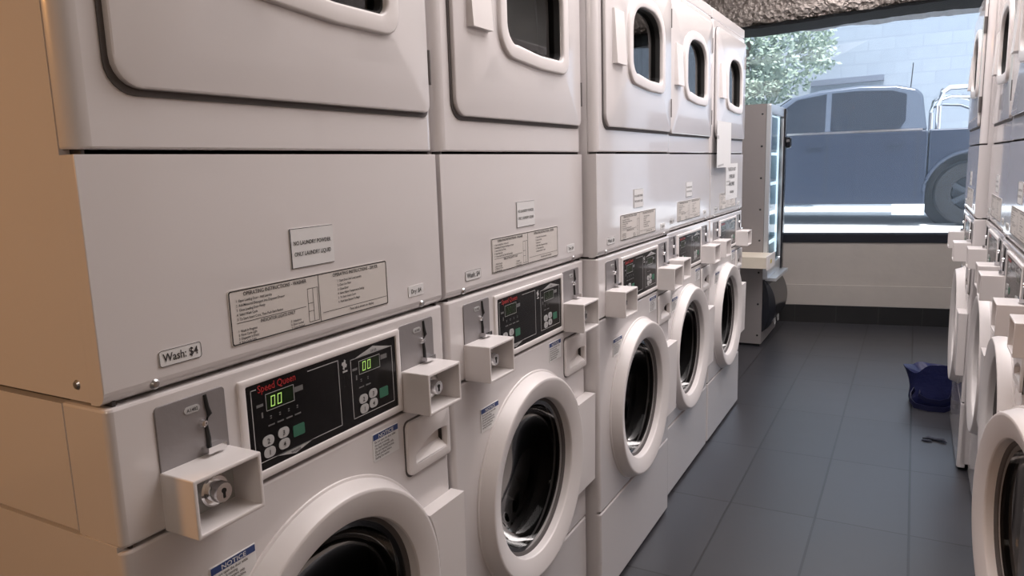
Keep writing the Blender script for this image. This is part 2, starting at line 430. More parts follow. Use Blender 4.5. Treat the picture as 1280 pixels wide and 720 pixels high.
    # --- two coin slides
    for dy, tx in ((0, 'A1482'), (.479, 'A1481')):
        pl = obj('coin_plate', plate([rrect(.069+dy, .171+dy, .925, 1.0155, (.001, .001, .006, .006))], -.001, .0022, .0008), 'plate', t)
        g = bmesh.new()
        add(g, tube([(.0025, .140+dy, 1.012), (.0028, .1415+dy, .995), (.0028, .1440+dy, .986), (.0028, .139+dy, .978)], [.0024, .003, .0036, .002], 8))
        add(g, tube([(.0028, .1375+dy, .972), (.0028, .139+dy, .955), (.0028, .139+dy, .946)], [.0026, .0034, .0034], 8))
        obj('coin_slot', g, 'lockhole', pl)
        g = bmesh.new()
        add(g, lathe([(0, .009), (.0045, .008), (.006, .003), (.006, 0)], 14, .1325+dy, .9765)); obj('coin_slide_knob', g, 'chrome', pl)
        obj('coin_slide_bar', rbox(.001, .016, .128+dy, .156+dy, .938, .9465, .002, 1), 'chrome', pl)
        b_ = plate([rrect(.108+dy, .131+dy, .9945, 1.0035, .0044, 4)], .001, .0032); obj('price_badge', b_, 'inkgrey', pl)
        obj('badge_text', text_bm([(tx, .1195+dy, .9967, .0062, 'CENTER', 1)], .0034), 'ink', pl)
        # open fronted coin box
        g = bmesh.new(); y0, y1, z0, z1, D, w = .068+dy, .171+dy, .859, .934, .060, .0055
        add(g, plate([rrect(y0, y1, z0, z1, .002, 3), rrect(y0+w, y1-w, z0+w, z1-w, .001, 3)], 0, D, .0015))
        cb = obj('coin_box', g, 'plastic', t)
        obj('box_recess', plate([rrect(y0+w-.001, y1-w+.001, z0+w-.001, z1-w+.001, .001, 2)], .001, .010), 'boxin', cb)
        g = bmesh.new(); yc, zc = (y0+y1)/2+.004, (z0+z1)/2-.002
        add(g, lathe([(.021, .008), (.021, .026), (.0185, .028), (.0135, .028), (.0135, .040), (.012, .0425), (0, .0425)], 28, yc, zc))
        obj('lock_cylinder', g, 'chrome', cb)
        g = lathe([(0, .0432), (.0034, .0432), (.0034, .042)], 12, yc, zc+.0025); add(g, rbox(.042, .0432, yc-.0016, yc+.0016, zc-.007, zc+.001, 0)); 
        obj('keyhole', g, 'lockhole', cb)
    # --- washer lower front
    CY, CZ = YM-.002, .5425
    b = rbox(-.03, 0, YL, YR, .290, .856, .003, 2, [(vert_front, .011, 4)])
    arch = [(.572, .757), (.574, .752), (.672, .752), (.674, .757), (.674, .792)] + [(.674 - .102*k/8, .792 + .006*math.sin(PI*k/8) - .022*(k/8)**2) for k in range(1, 8)] + [(.572, .771)]
    b = cut(b, [lathe([(0, -.1), (.205, -.1), (.205, .1), (0, .1)], 64, CY, CZ), prism(rrect(.566, .678, .746, .806, .002, 2), -.1, .1)])
    obj('washer_front', b, 'enamel', t, ang=25)
    # detergent drawer with a scooped pull
    dl = rrect(.549, .6855, .735, .8365, (.014, .006, .006, .012))
    arch = [(.572, .757), (.574, .752), (.672, .752), (.674, .757), (.674, .792)] + [(.674 - .102*k/8, .792 + .006*math.sin(PI*k/8) - .022*(k/8)**2) for k in range(1, 8)] + [(.572, .771)]
    dw = obj('detergent_drawer', plate([dl, arch], -.002, .007, .002), 'plastic', t)
    ol = rrect(.5455, .689, .7315, .840, (.016, .006, .006, .013))
    obj('drawer_gap', plate([ol, rrect(.568, .676, .748, .804, .002, 2)], -.001, .0008), 'sealshade', dw)
    g = bmesh.new(); n_ = len(arch)
    A = [g.verts.new((-.0021, *q)) for q in arch]; B = [g.verts.new((-.013, *q)) for q in arch]
    for k in range(n_): g.faces.new((A[k], A[(k+1) % n_], B[(k+1) % n_], B[k]))
    g.faces.new(B)
    obj('drawer_pocket', g, 'plastic', dw, smooth=False)
    g = bmesh.new()
    v = [g.verts.new(p_) for p_ in ((.0055, .5725, .7535), (.0055, .6735, .7535), (-.0125, .673, .767), (-.0125, .573, .762))]; g.faces.new(v)
    obj('drawer_pull', g, 'plastic', dw, smooth=False)
    # blue headed stickers
    for y0, y1, z0, z1, nm in ((.460, .530, .797, .846, 'caution_sticker'), (.122, .198, .728, .780, 'caution_sticker')):
        s = obj(nm, plate([rrect(y0, y1, z0, z1, .001, 2)], -.001, .0011), 'paper', t)
        g = bmesh.new(); quad(g, [(y0+.001, z1-.011), (y1-.001, z1-.011), (y1-.001, z1-.001), (y0+.001, z1-.001)], .0014); obj('sticker_header', g, 'blue', s)
        obj('header_text', text_bm([('NOTICE', (y0+y1)/2, z1-.0095, .0095, 'CENTER', 1.2)], .0015), 'paper', s)
        ls = []
        for k, q in enumerate(('Do not open the door while', 'the cycle is running.', 'Use liquid detergent only.', 'Do not overload machine.', 'Check pockets before', 'loading the washer.')):
            ls.append((q, y0+.004, z1-.017-k*.0056, .0058, 'LEFT', .85))
        g = text_bm(ls, .0012); obj('sticker_text', g, 'ink', s)
    # door ring
    ring = lathe([(.19, -.03), (.190, .010), (.1915, .019), (.1935, .022), (.1965, .0235), (.236, .0345), (.2395, .0345), (.242, .0335), (.2440, .031), (.2535, .004), (.2575, .003), (.2585, .0015), (.2585, -.001)], 96, CY, CZ)
    rg = obj('washer_door', ring, 'plastic', t, ang=22, hard=False)
    obj('door_seal', lathe([(.191, .004), (.183, .000), (.178, -.012), (.183, -.02), (.200, -.03)], 72, CY, CZ), 'sealshade', rg)
    prof = [(.184, -.002), (.172, -.004)]
    prof += [(.172*math.cos(a)**.7, -.004 - .085*math.sin(a)) for a in [k*PI/2/9 for k in range(1, 9)]] + [(0, -.089)]
    obj('door_glass', lathe(prof, 64, CY, CZ), 'bowl', rg)
    obj('tub_seal', lathe([(.205, -.028), (.20, -.05), (.185, -.07), (.19, -.09), (.215, -.10)], 64, CY, CZ), 'blackrub', t)
    dr = lathe([(.205, -.095), (.245, -.105), (.25, -.13), (.25, -.48), (.20, -.50), (.06, -.48), (0, -.47)], 64, CY, CZ)
    for k in range(3):
        a = 2*PI*k/3 + .9; fin = rbox(-.46, -.14, -.025, .025, -.25, -.19, .018, 3)
        bmesh.ops.rotate(fin, verts=fin.verts, cent=(0,0,0), matrix=Matrix.Rotation(a, 3, 'X')); bmesh.ops.translate(fin, verts=fin.verts, vec=(0, CY, CZ)); add(dr, fin)
    obj('wash_drum', dr, 'drum', t)
    # raised hinge cover on the right of the door
    hc = rbox(-.001, .030, .560, .690, .402, .655, .002, 2)
    for v in hc.verts:
        if v.co.x > .02 and v.co.z < .46: v.co.x -= .004
    hc = cut(hc, [lathe([(0, -.1), (.25, -.1), (.25, .1), (0, .1)], 96, CY, CZ)])
    obj('hinge_cover', hc, 'plastic', t)
    # kick panel
    obj('kick_panel', rbox(-.03, .0, YL, YR, .012, .284, .004, 2, [(lambda m, d: abs(d.z) > .01 and m.x > -.001, .012, 4)]), 'enamel', t, ang=25)
    b = bmesh.new()
    for x in (-.62, -.08):
        for y in (.06, .64): add(b, rbox(x-.02, x+.02, y-.02, y+.02, 0, .035, .004, 1))
    obj('levelling_feet', b, 'blackrub', t)
    return t

W = .69; Y0 = 1.1507 - W
front = build_machine((0, Y0, 0), 'stacked washer and dryer nearest the camera in the left row, side panel in warm light')
dup(front, (0, Y0+W, 0), 0, 'second stacked washer and dryer from the camera in the left row')
dup(front, (.036, Y0+2*W, 0), 0, 'third stacked washer and dryer from the camera in the left row, standing slightly proud')
dup(front, (.008, Y0+3*W, 0), 0, 'fourth stacked washer and dryer in the left row, before the one with paper notices')
last = dup(front, (.008, Y0+4*W, 0), 0, 'last stacked washer and dryer of the left row, paper notices taped on its front')
M['ledoff'] = mat('led_unlit', (.03, .05, .02), .4)
RY = 3.363
dup(front, (.996, RY+W, 0), PI, 'farthest stacked washer and dryer of the right row, standing proud beside the blue bag')
dup(front, (1.034, RY-.003, 0), PI, 'second stacked washer and dryer from the window in the right row')
dup(front, (1.028, RY-.003-W, 0), PI, 'third stacked washer and dryer from the window in the right row')
near = dup(front, (1.043, RY-.003-2*W, 0), PI, 'stacked washer and dryer nearest the camera in the right row, round door ajar')
for ch in near.children:          # its round door hangs slightly open on the hinge side
    if ch.name.startswith('washer_door'):
        piv = Vector((0, .61, 0)); rm = Matrix.Rotation(math.radians(8.5), 4, 'Z')
        ch.matrix_local = Matrix.Translation(piv) @ rm @ Matrix.Translation(-piv)

for r_ in [o for o in COL.objects if o.name.startswith('stacked_washer_dryer.')]:     # only the nearest machine has its displays lit
    for ch in r_.children:
        for g_ in ch.children:
            if g_.name.startswith('led_digits'):
                g_.material_slots[0].link = 'OBJECT'; g_.material_slots[0].material = M['ledoff']
# paper notices taped to the last machine of the left row
n1 = obj('taped_notice', plate([rrect(.028, .30, 1.255, 1.455, .002, 2)], .0215, .0224), 'paper', None)
n1.location = (.008, Y0+4*W, 0); tag(n1, 'plain white paper notice hanging from the last left dryer door', 'notice', 'paper notices on the last left machine')
n1t = bmesh.new(); strip(n1t, [(.05, 1.262), (.15, 1.268)], .008, .0228); strip(n1t, [(.035, 1.385), (.055, 1.385)], .014, .0228); obj('tape_mark', n1t, 'inkgrey', n1)
n2 = obj('taped_notice', plate([rrect(.30, .56, 1.10, 1.27, .002, 2)], .0008, .0016), 'paper', None)
n2.location = (.008, Y0+4*W, 0); tag(n2, 'paper notice with dark lines on the last left machine, under the dryer door', 'notice', 'paper notices on the last left machine')
n2t = text_bm([('PLEASE DO NOT', .43, 1.235, .024, 'CENTER', .9), ('OVERLOAD', .43, 1.20, .026, 'CENTER', .9), ('MACHINES', .43, 1.165, .026, 'CENTER', .9), ('thank you', .43, 1.13, .022, 'CENTER', .9)], .0017); obj('notice_text', n2t, 'ink', n2)

# ------------------------------------------------------------------ room shell
M['floor'] = brick_mat('slate_floor_tiles', (.030, .030, .035), (.036, .036, .042), (.008, .008, .009), 0.3, .594, .0042, .36, off=(.23, 3.28-.594*20), var=.14, metal_spec=.6)
M['wallpaint'] = mat('white_wall_paint', (.62, .60, .57), .7, bump=.15, bscale=25, var=.12, vscale=4)
M['ceil'] = mat('ceiling_paint', (.55, .53, .50), .8)
M['plank'] = mat('painted_timber', (.44, .405, .375), .55, bump=.2, bscale=14, var=.18, vscale=5)
M['basetile'] = brick_mat('black_base_tiles', (.012, .012, .013), (.016, .016, .017), (.03, .03, .03), .3, .3, .003, .35, swap=True)
M['frame'] = mat('dark_aluminium', (.015, .017, .024), .4, metal=.3)
M['concrete'] = mat('pale_concrete', (.62, .62, .60), .9, bump=.3, bscale=30, var=.12, vscale=3)
M['block'] = brick_mat('pale_block_wall', (.36, .40, .455), (.335, .375, .43), (.315, .352, .405), .40, .20, .008, .9, offset=.5, swap=True, bump=.2, var=.08)

def sbox(name, material, x0, x1, y0, y1, z0, z1, rot=None):
    b = bmesh.new(); box(b, x0, x1, y0, y1, z0, z1)
    o = obj(name, b, material, None, smooth=False); struct(o); return o
sbox('floor', 'floor', -2.6, 1.9, -2.6, 6.5, -.1, 0)
sbox('ceiling', 'ceil', -2.6, 1.9, -2.6, 6.6, 2.62, 2.75)
sbox('wall_left', 'wallpaint', -.92, -.80, .30, 6.5, 0, 2.62)
sbox('wall_left_alcove', 'wallpaint', -2.6, -.92, .30, .42, 0, 2.62)
sbox('wall_far_left', 'wallpaint', -2.72, -2.6, -2.6, .42, 0, 2.62)
sbox('wall_right', 'wallpaint', 1.80, 1.92, -2.6, 6.6, 0, 2.62)
sbox('wall_back', 'wallpaint', -2.6, 1.9, -2.72, -2.6, 0, 2.62)
# slanting shopfront wall: origin (0,6.11), turned about 9.6 degrees
WA = math.atan(.17)
def wbox(name, material, u0, u1, d0, d1, z0, z1, bev=0):
    b = rbox(u0, u1, d0, d1, z0, z1, bev, 2) if bev else bmesh.new()
    if not bev: box(b, u0, u1, d0, d1, z0, z1)
    o = obj(name, b, material, None, smooth=bool(bev)); o.location = (0, 6.11, 0); o.rotation_euler = (0, 0, WA); struct(o); return o
wbox('wall_front', 'plank', -.95, 1.85, .0, .16, .14, .632)
wbox('wall_front_ledge', 'plank', -.95, 1.85, -.014, .002, .14, .300, .004)
wbox('baseboard_front', 'basetile', -.95, 1.85, -.020, .0, 0, .1385)
wbox('trim_1', 'wallpaint', -.95, 1.85, .0, .16, 2.42, 2.66)
wbox('trim_2', 'frame', -.95, 1.85, -.01, .07, .634, .697, .003)
b = bmesh.new()
for u0, u1, z0, z1 in ((-.95, -.88, .70, 2.42), (1.78, 1.85, .70, 2.42), (-.88, 1.78, 2.37, 2.42), (-.88, 1.78, .697, .703)): box(b, u0, u1, .02, .07, z0, z1)
wf = obj('window_1', b, 'frame', None, smooth=False); wf.location = (0, 6.11, 0); wf.rotation_euler = (0,0,WA); struct(wf)
b = bmesh.new(); box(b, -.88, 1.78, .042, .048, .70, 2.37); obj('window_pane', b, 'shoppane', wf, smooth=False)

# foil wrapped duct across the head of the window
def foil_mat():
    m = bpy.data.materials.new('crinkled_foil'); m.use_nodes = True; nt = m.node_tree; p = nt.nodes['Principled BSDF']
    p.inputs['Base Color'].default_value = (.50, .45, .42, 1); p.inputs['Metallic'].default_value = .75; p.inputs['Roughness'].default_value = .42
    tc = nt.nodes.new('ShaderNodeTexCoord'); n = nt.nodes.new('ShaderNodeTexNoise'); n.inputs['Scale'].default_value = 34; n.inputs['Detail'].default_value = 5; n.inputs['Distortion'].default_value = 1.6
    v = nt.nodes.new('ShaderNodeTexVoronoi'); v.inputs['Scale'].default_value = 30
    ad = nt.nodes.new('ShaderNodeMath'); ad.operation = 'ADD'
    bp = nt.nodes.new('ShaderNodeBump'); bp.inputs['Strength'].default_value = 1.0; bp.inputs['Distance'].default_value = .05
    nt.links.new(tc.outputs['Object'], n.inputs['Vector']); nt.links.new(tc.outputs['Object'], v.inputs['Vector'])
    nt.links.new(n.outputs['Fac'], ad.inputs[0]); nt.links.new(v.outputs['Distance'], ad.inputs[1]); nt.links.new(ad.outputs[0], bp.inputs['Height'])
    nt.links.new(bp.outputs['Normal'], p.inputs['Normal']); return m
M['foil'] = foil_mat()
def duct():
    b = bmesh.new(); nu = 150; ring = []
    prof = []
    # section in (d,z), d towards the window
    P = [(.10, 2.60), (-.62, 2.60), (-.66, 2.56), (-.66, 2.28), (-.62, 2.235), (-.05, 2.265), (.0, 2.28), (.06, 2.60)]
    dens = []
    for a, c in zip(P, P[1:]):
        L_ = math.hypot(c[0]-a[0], c[1]-a[1]); k = max(2, int(L_/.022))
        dens += [(a[0]+(c[0]-a[0])*i/k, a[1]+(c[1]-a[1])*i/k) for i in range(k)]
    for i in range(nu+1):
        u = -.76 + 2.40*i/nu; r = []
        for d_, z in dens:
            q = Vector((u*9, d_*9, z*9)); w = noise.noise(q)*.016 + noise.noise(q*2.7)*.009
            sag = .022*math.cos((u+.35)*2.6)
            zz = z - (sag if z < 2.5 else 0) - (.03*(.7-u) if z < 2.5 else 0)*.8
            if z > 2.58: zz = min(zz, 2.60); w = 0
            r.append(b.verts.new((u, d_ + w, min(zz + w*.8, 2.612))))
        ring.append(r)
    m = len(dens)
    for a, c in zip(ring, ring[1:]):
        for k in range(m): b.faces.new((a[k], a[(k+1) % m], c[(k+1) % m], c[k]))
    return b
dc = obj('foil_duct', duct(), 'foil', None, ang=180)
dc.location = (0, 6.06, 0); dc.rotation_euler = (0, 0, WA)
tag(dc, 'crinkled silver foil wrapped duct running above the window', 'duct')
fb = bmesh.new(); rows = []
for i in range(161):
    u = -.75 + 2.38*i/160; r = []
    hang = .055 + .02*noise.noise((u*5, 1, 0)) + .03*max(0, noise.noise((u*1.7, 7, 0)))
    for k in range(6):
        q = Vector((u*22, k*1.1, 3)); r.append(fb.verts.new((u, -.012 + .016*noise.noise(q) + .004*k, 2.29 - .03*(.7-u)*.8 - hang*k/5)))
    rows.append(r)
for a, c in zip(rows, rows[1:]):
    for k in range(5): fb.faces.new((a[k], a[k+1], c[k+1], c[k]))
M['litfoil'] = mat('lit_foil_edge', (.74, .76, .78), .45, metal=.25, bump=.8, bscale=45)  # paler copy of the foil, window light put into its colour
_nt = M['litfoil'].node_tree; _p = _nt.nodes['Principled BSDF']; _o = [n for n in _nt.nodes if n.type == 'OUTPUT_MATERIAL'][0]
_t = _nt.nodes.new('ShaderNodeBsdfTranslucent'); _t.inputs['Color'].default_value = (.75, .77, .8, 1); _x = _nt.nodes.new('ShaderNodeMixShader'); _x.inputs[0].default_value = .35
_nt.links.new(_p.outputs[0], _x.inputs[1]); _nt.links.new(_t.outputs[0], _x.inputs[2]); _nt.links.new(_x.outputs[0], _o.inputs['Surface'])
fl = obj('foil_flap', fb, 'litfoil', dc, ang=180)
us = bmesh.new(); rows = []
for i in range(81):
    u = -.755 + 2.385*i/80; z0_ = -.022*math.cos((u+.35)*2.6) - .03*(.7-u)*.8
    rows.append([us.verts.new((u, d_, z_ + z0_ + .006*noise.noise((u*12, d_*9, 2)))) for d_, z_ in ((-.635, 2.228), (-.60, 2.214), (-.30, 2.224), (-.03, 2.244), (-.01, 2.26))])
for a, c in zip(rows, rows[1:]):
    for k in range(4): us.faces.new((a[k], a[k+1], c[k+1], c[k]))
M['underdark'] = mat('dark_duct_underside', (.018, .017, .017), .85, bump=.5, bscale=40, spec=.2)  # near-black sheet that makes the duct's underside dark
obj('dark_underside', us, 'underdark', dc, ang=180)

# ------------------------------------------------------------------ vending machine and shelf
M['vendside'] = mat('vending_grey_metal', (.27, .25, .25), .45, metal=.3, bump=.05, bscale=60)
M['vendtrim'] = mat('vending_silver', (.62, .65, .68), .3, metal=.7)
M['vendblack'] = mat('vending_black', (.012, .013, .018), .25)
M['vendglow'] = mat('vending_shelf_light', (.7, .8, .9), .4, emit=(.75, .92, 1.0), estr=1.4)
M['vendback'] = mat('vending_inside', (.55, .66, .72), .6)
M['vblue'] = mat('bottle_blue', (.02, .05, .45), .3)
v = thing('vending_machine', 'tall grey drinks vending machine with glass front, beside the window past the left row', 'vending machine', (-.065, 5.165, 0))
b = bmesh.new()
for q in ((-.68, -.03, 0, .014, .02, 1.645), (-.68, -.03, .606, .62, .02, 1.645), (-.68, -.03, .014, .606, 1.63, 1.645), (-.68, -.03, .014, .606, .02, .50), (-.68, -.666, .014, .606, .50, 1.63)): add(b, rbox(*q, .003, 1))
obj('cabinet', b, 'vendside', v)
for k, z in enumerate((.08, .30, .52, .74, .95, 1.16, 1.37, 1.58)):
    for x in (-.055, -.30):
        rv = lathe([(0, .002), (.005, .0015), (.007, 0)], 10)
        for vv in rv.verts: vv.co = (x + (.06 if (k % 3 == 0 and x < -.1) else 0) + vv.co.y, -vv.co.x, z + vv.co.z)
        obj('rivet', rv, 'vendblack', v)
b = plate([rrect(.0, .62, .47, 1.645, .01, 3), rrect(.045, .545, .56, 1.58, .01, 3)], -.028, .0, .003); dd = obj('door_frame', b, 'vendtrim', v)
obj('door_glass', plate([rrect(.04, .55, .555, 1.585, .01, 3)], -.014, -.010), 'pane', dd)
b = plate([rrect(.548, .615, .48, 1.64, .004, 2)], -.001, .012, .003); obj('door_edge', b, 'vendblack', dd)
obj('inner_wall', rbox(-.39, -.03, .594, .604, .51, 1.62, 0), 'vendback', v)
obj('added_glow_strip', rbox(-.045, -.034, .560, .585, .60, 1.58, .002, 1), 'vendglow', v)  # glowing strip added to brighten the inside of the machine
obj('back_liner', rbox(-.40, -.39, .02, .60, .51, 1.62, 0), 'vendback', v)
for z in (.72, .93, 1.14, 1.35): obj('shelf', rbox(-.39, -.045, .02, .60, z-.012, z, .002, 1), 'vendtrim', v)
b = bmesh.new()
for z in (.70, .91, 1.12, 1.33, 1.60): add(b, rbox(-.06, -.045, .03, .60, z-.02, z, .002, 1))
obj('shelf_light', b, 'vendglow', v)
kn = lathe([(0, .05), (.03, .05), (.04, .042), (.043, .02), (.03, .012), (.03, 0)], 24, .585, 1.40); obj('lock_knob', kn, 'vendblack', v)
# bulging black lower front
b = bmesh.new(); N = 14; rr = []
for i in range(N+1):
    a = i/N; z = .10 + .37*a; x = .085*math.sin(PI*min(1, a*1.02))**.6 if 0 < a < 1 else 0
    rr.append([b.verts.new((-.03 + x, y, z)) for y in (.02, .05, .30, .58, .61)])
for i in range(N+1):
    rr[i][0].co.x -= .0; 
    for j in (0, 4): rr[i][j].co.x = min(rr[i][j].co.x, -.03 + (rr[i][j].co.x+.03)*.55)
for p_, q_ in zip(rr, rr[1:]):
    for j in range(4): b.faces.new((p_[j], p_[j+1], q_[j+1], q_[j]))
    b.faces.new((p_[0], q_[0], b.verts.new((-.05, .02, q_[0].co.z)), b.verts.new((-.05, .02, p_[0].co.z))))
obj('delivery_bin', b, 'vendblack', v)
obj('bin_lip', rbox(-.02, .052, .05, .60, .458, .478, .006, 2), 'vendtrim', v)
for y in (.16, .30):
    g = lathe([(.022, .0), (.026, .003), (.030, .0)], 24, y, .16)
    for vv in g.verts: vv.co.x += .034
    obj('round_badge', g, 'inkgrey', v)
obj('plinth', rbox(-.66, -.04, .02, .60, 0, .03, .002, 1), 'vendblack', v)
# bottles on the shelves (behind the glass)
def bottle(loc, m, label):
    t = thing('drink_bottle', label, 'bottle', loc, 0, 'bottles in the vending machine')
    def turn(pr, n=14):
        bb = lathe(pr, n)
        for q in bb.verts: q.co = (q.co.z, q.co.y, q.co.x)
        return bb
    obj('bottle_body', turn([(0, 0), (.027, 0), (.029, .006), (.029, .10), (.024, .125), (.011, .148), (.011, .158), (0, .158)]), m, t)
    obj('cap', turn([(0, .156), (.0125, .156), (.0125, .172), (0, .172)], 12), 'paper', t)
    return t
M['bwater'] = mat('bottle_clear_blue', (.30, .50, .62), .15)
M['bdark'] = mat('bottle_cola', (.03, .015, .015), .15)
M['borange'] = mat('bottle_green', (.06, .22, .12), .2)
rown = ('lowest', 'second', 'third', 'top')
for r_, z in enumerate((.72, .93, 1.14, 1.35)):
    for c_, y in enumerate((.09, .19, .29, .39, .49)):
        mm = ('vblue', 'bwater', 'bdark', 'borange', 'bwater')[(c_ + r_*2) % 5]
        nm = {'vblue': 'dark blue', 'bwater': 'clear pale blue', 'bdark': 'dark brown', 'borange': 'green'}[mm]
        bottle((-.065-.10, 5.165+y, z+.0005), mm, '%s drink bottle, %s from near side on the %s vending machine shelf' % (nm, ('first', 'second', 'third', 'fourth', 'fifth')[c_], rown[r_]))
sh = thing('side_shelf', 'small cream box shelf fixed against the near side of the grey vending machine', 'shelf', (0, 4.88, 0))
obj('shelf_tray', rbox(-.46, -.024, 0, .282, .588, .660, .006, 2), 'cream', sh)
obj('end_plate', rbox(-.024, -.016, -.004, .284, .578, .668, .004, 2), 'plastic', sh)
g = bmesh.new(); box(g, -.0161, -.0155, .10, .16, .61, .635); obj('yellow_sticker', g, mat('sticker_yellow', (.62, .5, .14), .5), sh)

# ------------------------------------------------------------------ blue bag and scrap
M['bag'] = mat('blue_bag_fabric', (.0035, .008, .075), .5, bump=.25, bscale=60, var=.35, vscale=8)
M['bagdk'] = mat('blue_bag_webbing', (.003, .005, .04), .5)
M['bagin'] = mat('white_lining', (.42, .45, .52), .5)
bag = thing('shopping_bag', 'slumped blue shopping bag on the floor beside the farthest right machine', 'bag', (.945, 4.28, 0))
def bag_mesh():
    b = bmesh.new(); n = 40; rings = []
    lv = [(0, .95), (.02, 1.03), (.05, 1.02), (.085, .96), (.12, .93), (.15, .95), (.175, 1.0)]
    for k, (z, s) in enumerate(lv):
        r = []
        for i in range(n):
            a = 2*PI*i/n; cx, cy = math.cos(a), math.sin(a)
            ex = .125*math.copysign(abs(cx)**.5, cx)*s; ey = .10*math.copysign(abs(cy)**.5, cy)*s
            zz = z
            if k >= 3:
                h = (k-2)/4
                tip = math.exp(-((a-PI*1.05)/.34)**2)
                ex -= tip*.04*h; zz += tip*.045*h
                zz += h*(.045*math.exp(-((a-PI*1.5)/.7)**2)) - h*.02*math.sin(2*a+.6)
                ex *= 1-.12*h*(1-tip)
            w = noise.noise((ex*14, ey*14, zz*16))*.016
            r.append(b.verts.new((ex*(1+w*3), ey*(1+w*4), max(0.002, zz + w*.5))))
        rings.append(r)
    for p_, q_ in zip(rings, rings[1:]):
        for i in range(n): b.faces.new((p_[i], p_[(i+1) % n], q_[(i+1) % n], q_[i]))
    c0 = b.verts.new((0, 0, .003))
    for i in range(n): b.faces.new((c0, rings[0][(i+1) % n], rings[0][i]))
    # sunken crumpled top
    top = rings[-1]; inner = [b.verts.new((v_.co.x*.55, v_.co.y*.55, v_.co.z - .035 + .02*noise.noise(v_.co*30))) for v_ in top]
    for i in range(n): b.faces.new((top[i], top[(i+1) % n], inner[(i+1) % n], inner[i]))
    c1 = b.verts.new((0, 0, .13))
    for i in range(n): b.faces.new((inner[i], inner[(i+1) % n], c1))
    return b
obj('bag_body', bag_mesh(), 'bag', bag, ang=60)
def band(pts, w, th=.003):
    b = bmesh.new(); prev = None; pts = [Vector(p) for p in pts]
    for i, p_ in enumerate(pts):
        t_ = (pts[min(i+1, len(pts)-1)] - pts[max(0, i-1)]).normalized(); s = Vector((0, 0, 1)) if abs(t_.z) < .9 else Vector((1, 0, 0))
        nn = t_.cross(s).normalized(); s = nn.cross(t_).normalized()
        r = [b.verts.new(p_ + s*w*q + nn*th*e) for q, e in ((-.5, -.5), (.5, -.5), (.5, .5), (-.5, .5))]
        if prev:
            for k in range(4): b.faces.new((prev[k], prev[(k+1) % 4], r[(k+1) % 4], r[k]))
        else: b.faces.new(r[::-1])
        prev = r
    b.faces.new(prev); return b
h1 = [(-.02 - .075*math.cos(PI*k/12)*1.0, -.125 - .035*math.sin(PI*k/12), .055 - .030*math.sin(PI*k/12)) for k in range(13)]
h1 = [(-.105, -.09, .09), (-.118, -.115, .07), (-.122, -.135, .045), (-.10, -.155, .022), (-.04, -.168, .016), (.03, -.165, .018), (.07, -.14, .03), (.08, -.105, .055)]
obj('carry_strap', band(h1, .026), 'bagdk', bag, ang=60)
h2 = [(-.08, -.10, .085), (-.085, -.125, .07), (-.05, -.142, .052), (.01, -.142, .048), (.05, -.125, .06), (.06, -.098, .08)]
obj('carry_strap', band(h2, .022), 'bagdk', bag, ang=60)
sc = bmesh.new()
add(sc, tube([(-.05, .01, .006), (-.02, .018, .010), (.02, .012, .008), (.06, 0, .012), (.075, -.015, .006)], [.004, .009, .008, .010, .004], 7))
add(sc, tube([(-.055, -.012, .004), (-.03, -.02, .006), (0, -.016, .005)], [.003, .006, .003], 7))
o = obj('litter_scrap', sc, mat('dark_litter', (.02, .025, .045), .6), None); o.location = (.915, 3.68, 0); o.scale = (.75, .9, .9)
tag(o, 'small dark crumpled scrap lying on the floor tiles near the blue bag', 'litter')

# ------------------------------------------------------------------ outside
M['asphalt'] = mat('pale_paving', (.78, .78, .77), .9, bump=.2, bscale=20, var=.1)
b = bmesh.new(); box(b, -14, 14, 6.62, 22, .30, .44)
street = struct(obj('street_ground', b, 'asphalt', None, smooth=False))
b = bmesh.new(); box(b, -14, 14, 14.0, 14.3, .44, 5.2)
struct(obj('wall_street', b, 'block', None, smooth=False))
bd = rbox(-.56, .56, -.06, .06, -.045, .045, .006, 2)
o = obj('wall_rail', bd, mat('dark_grey_board', (.17, .19, .24), .6), None); o.location = (-.30, 13.94, 2.545); o.rotation_euler = (0, -.02, 0)
tag(o, 'long dark grey board fixed to the pale block wall behind the truck', 'board')
# tree
M['leaf'] = mat('pale_leaves', (.28, .36, .25), .6, var=.5, vscale=3, alt=(.42, .48, .40))
M['bark'] = mat('bark', (.12, .09, .06), .9, bump=.5, bscale=20)
tr = thing('tree', 'pale green leafy tree in front of the block wall, left of the truck roof', 'tree', (-1.75, 12.6, .44))
obj('trunk', tube([(0, 0, 0), (.05, 0, .7), (-.03, .03, 1.4), (.05, 0, 2.1), (.1, 0, 2.9)], [.12, .10, .085, .06, .03], 10), 'bark', tr)
lb = bmesh.new()
for k in range(15000):
    while True:
        p_ = Vector((random.uniform(-1, 1), random.uniform(-1, 1), random.uniform(-1, 1)))
        if p_.length < 1: break
    if noise.noise(p_*2.6) < -.2: continue
    c = Vector((p_.x*1.42, p_.y*.85, 2.35 + p_.z*1.25))
    if c.x > .5 and c.z < 1.75 + (c.x-.5)*.55: continue
    d1 = Vector((random.uniform(-1, 1), random.uniform(-1, 1), random.uniform(-1, .4))).normalized(); d2 = d1.orthogonal().normalized()
    L_ = random.uniform(.06, .12); w = L_*.28
    lb.faces.new([lb.verts.new(q) for q in (c, c + d1*L_*.5 + d2*w, c + d1*L_, c + d1*L_*.5 - d2*w)])
obj('foliage', lb, 'leaf', tr, smooth=False)

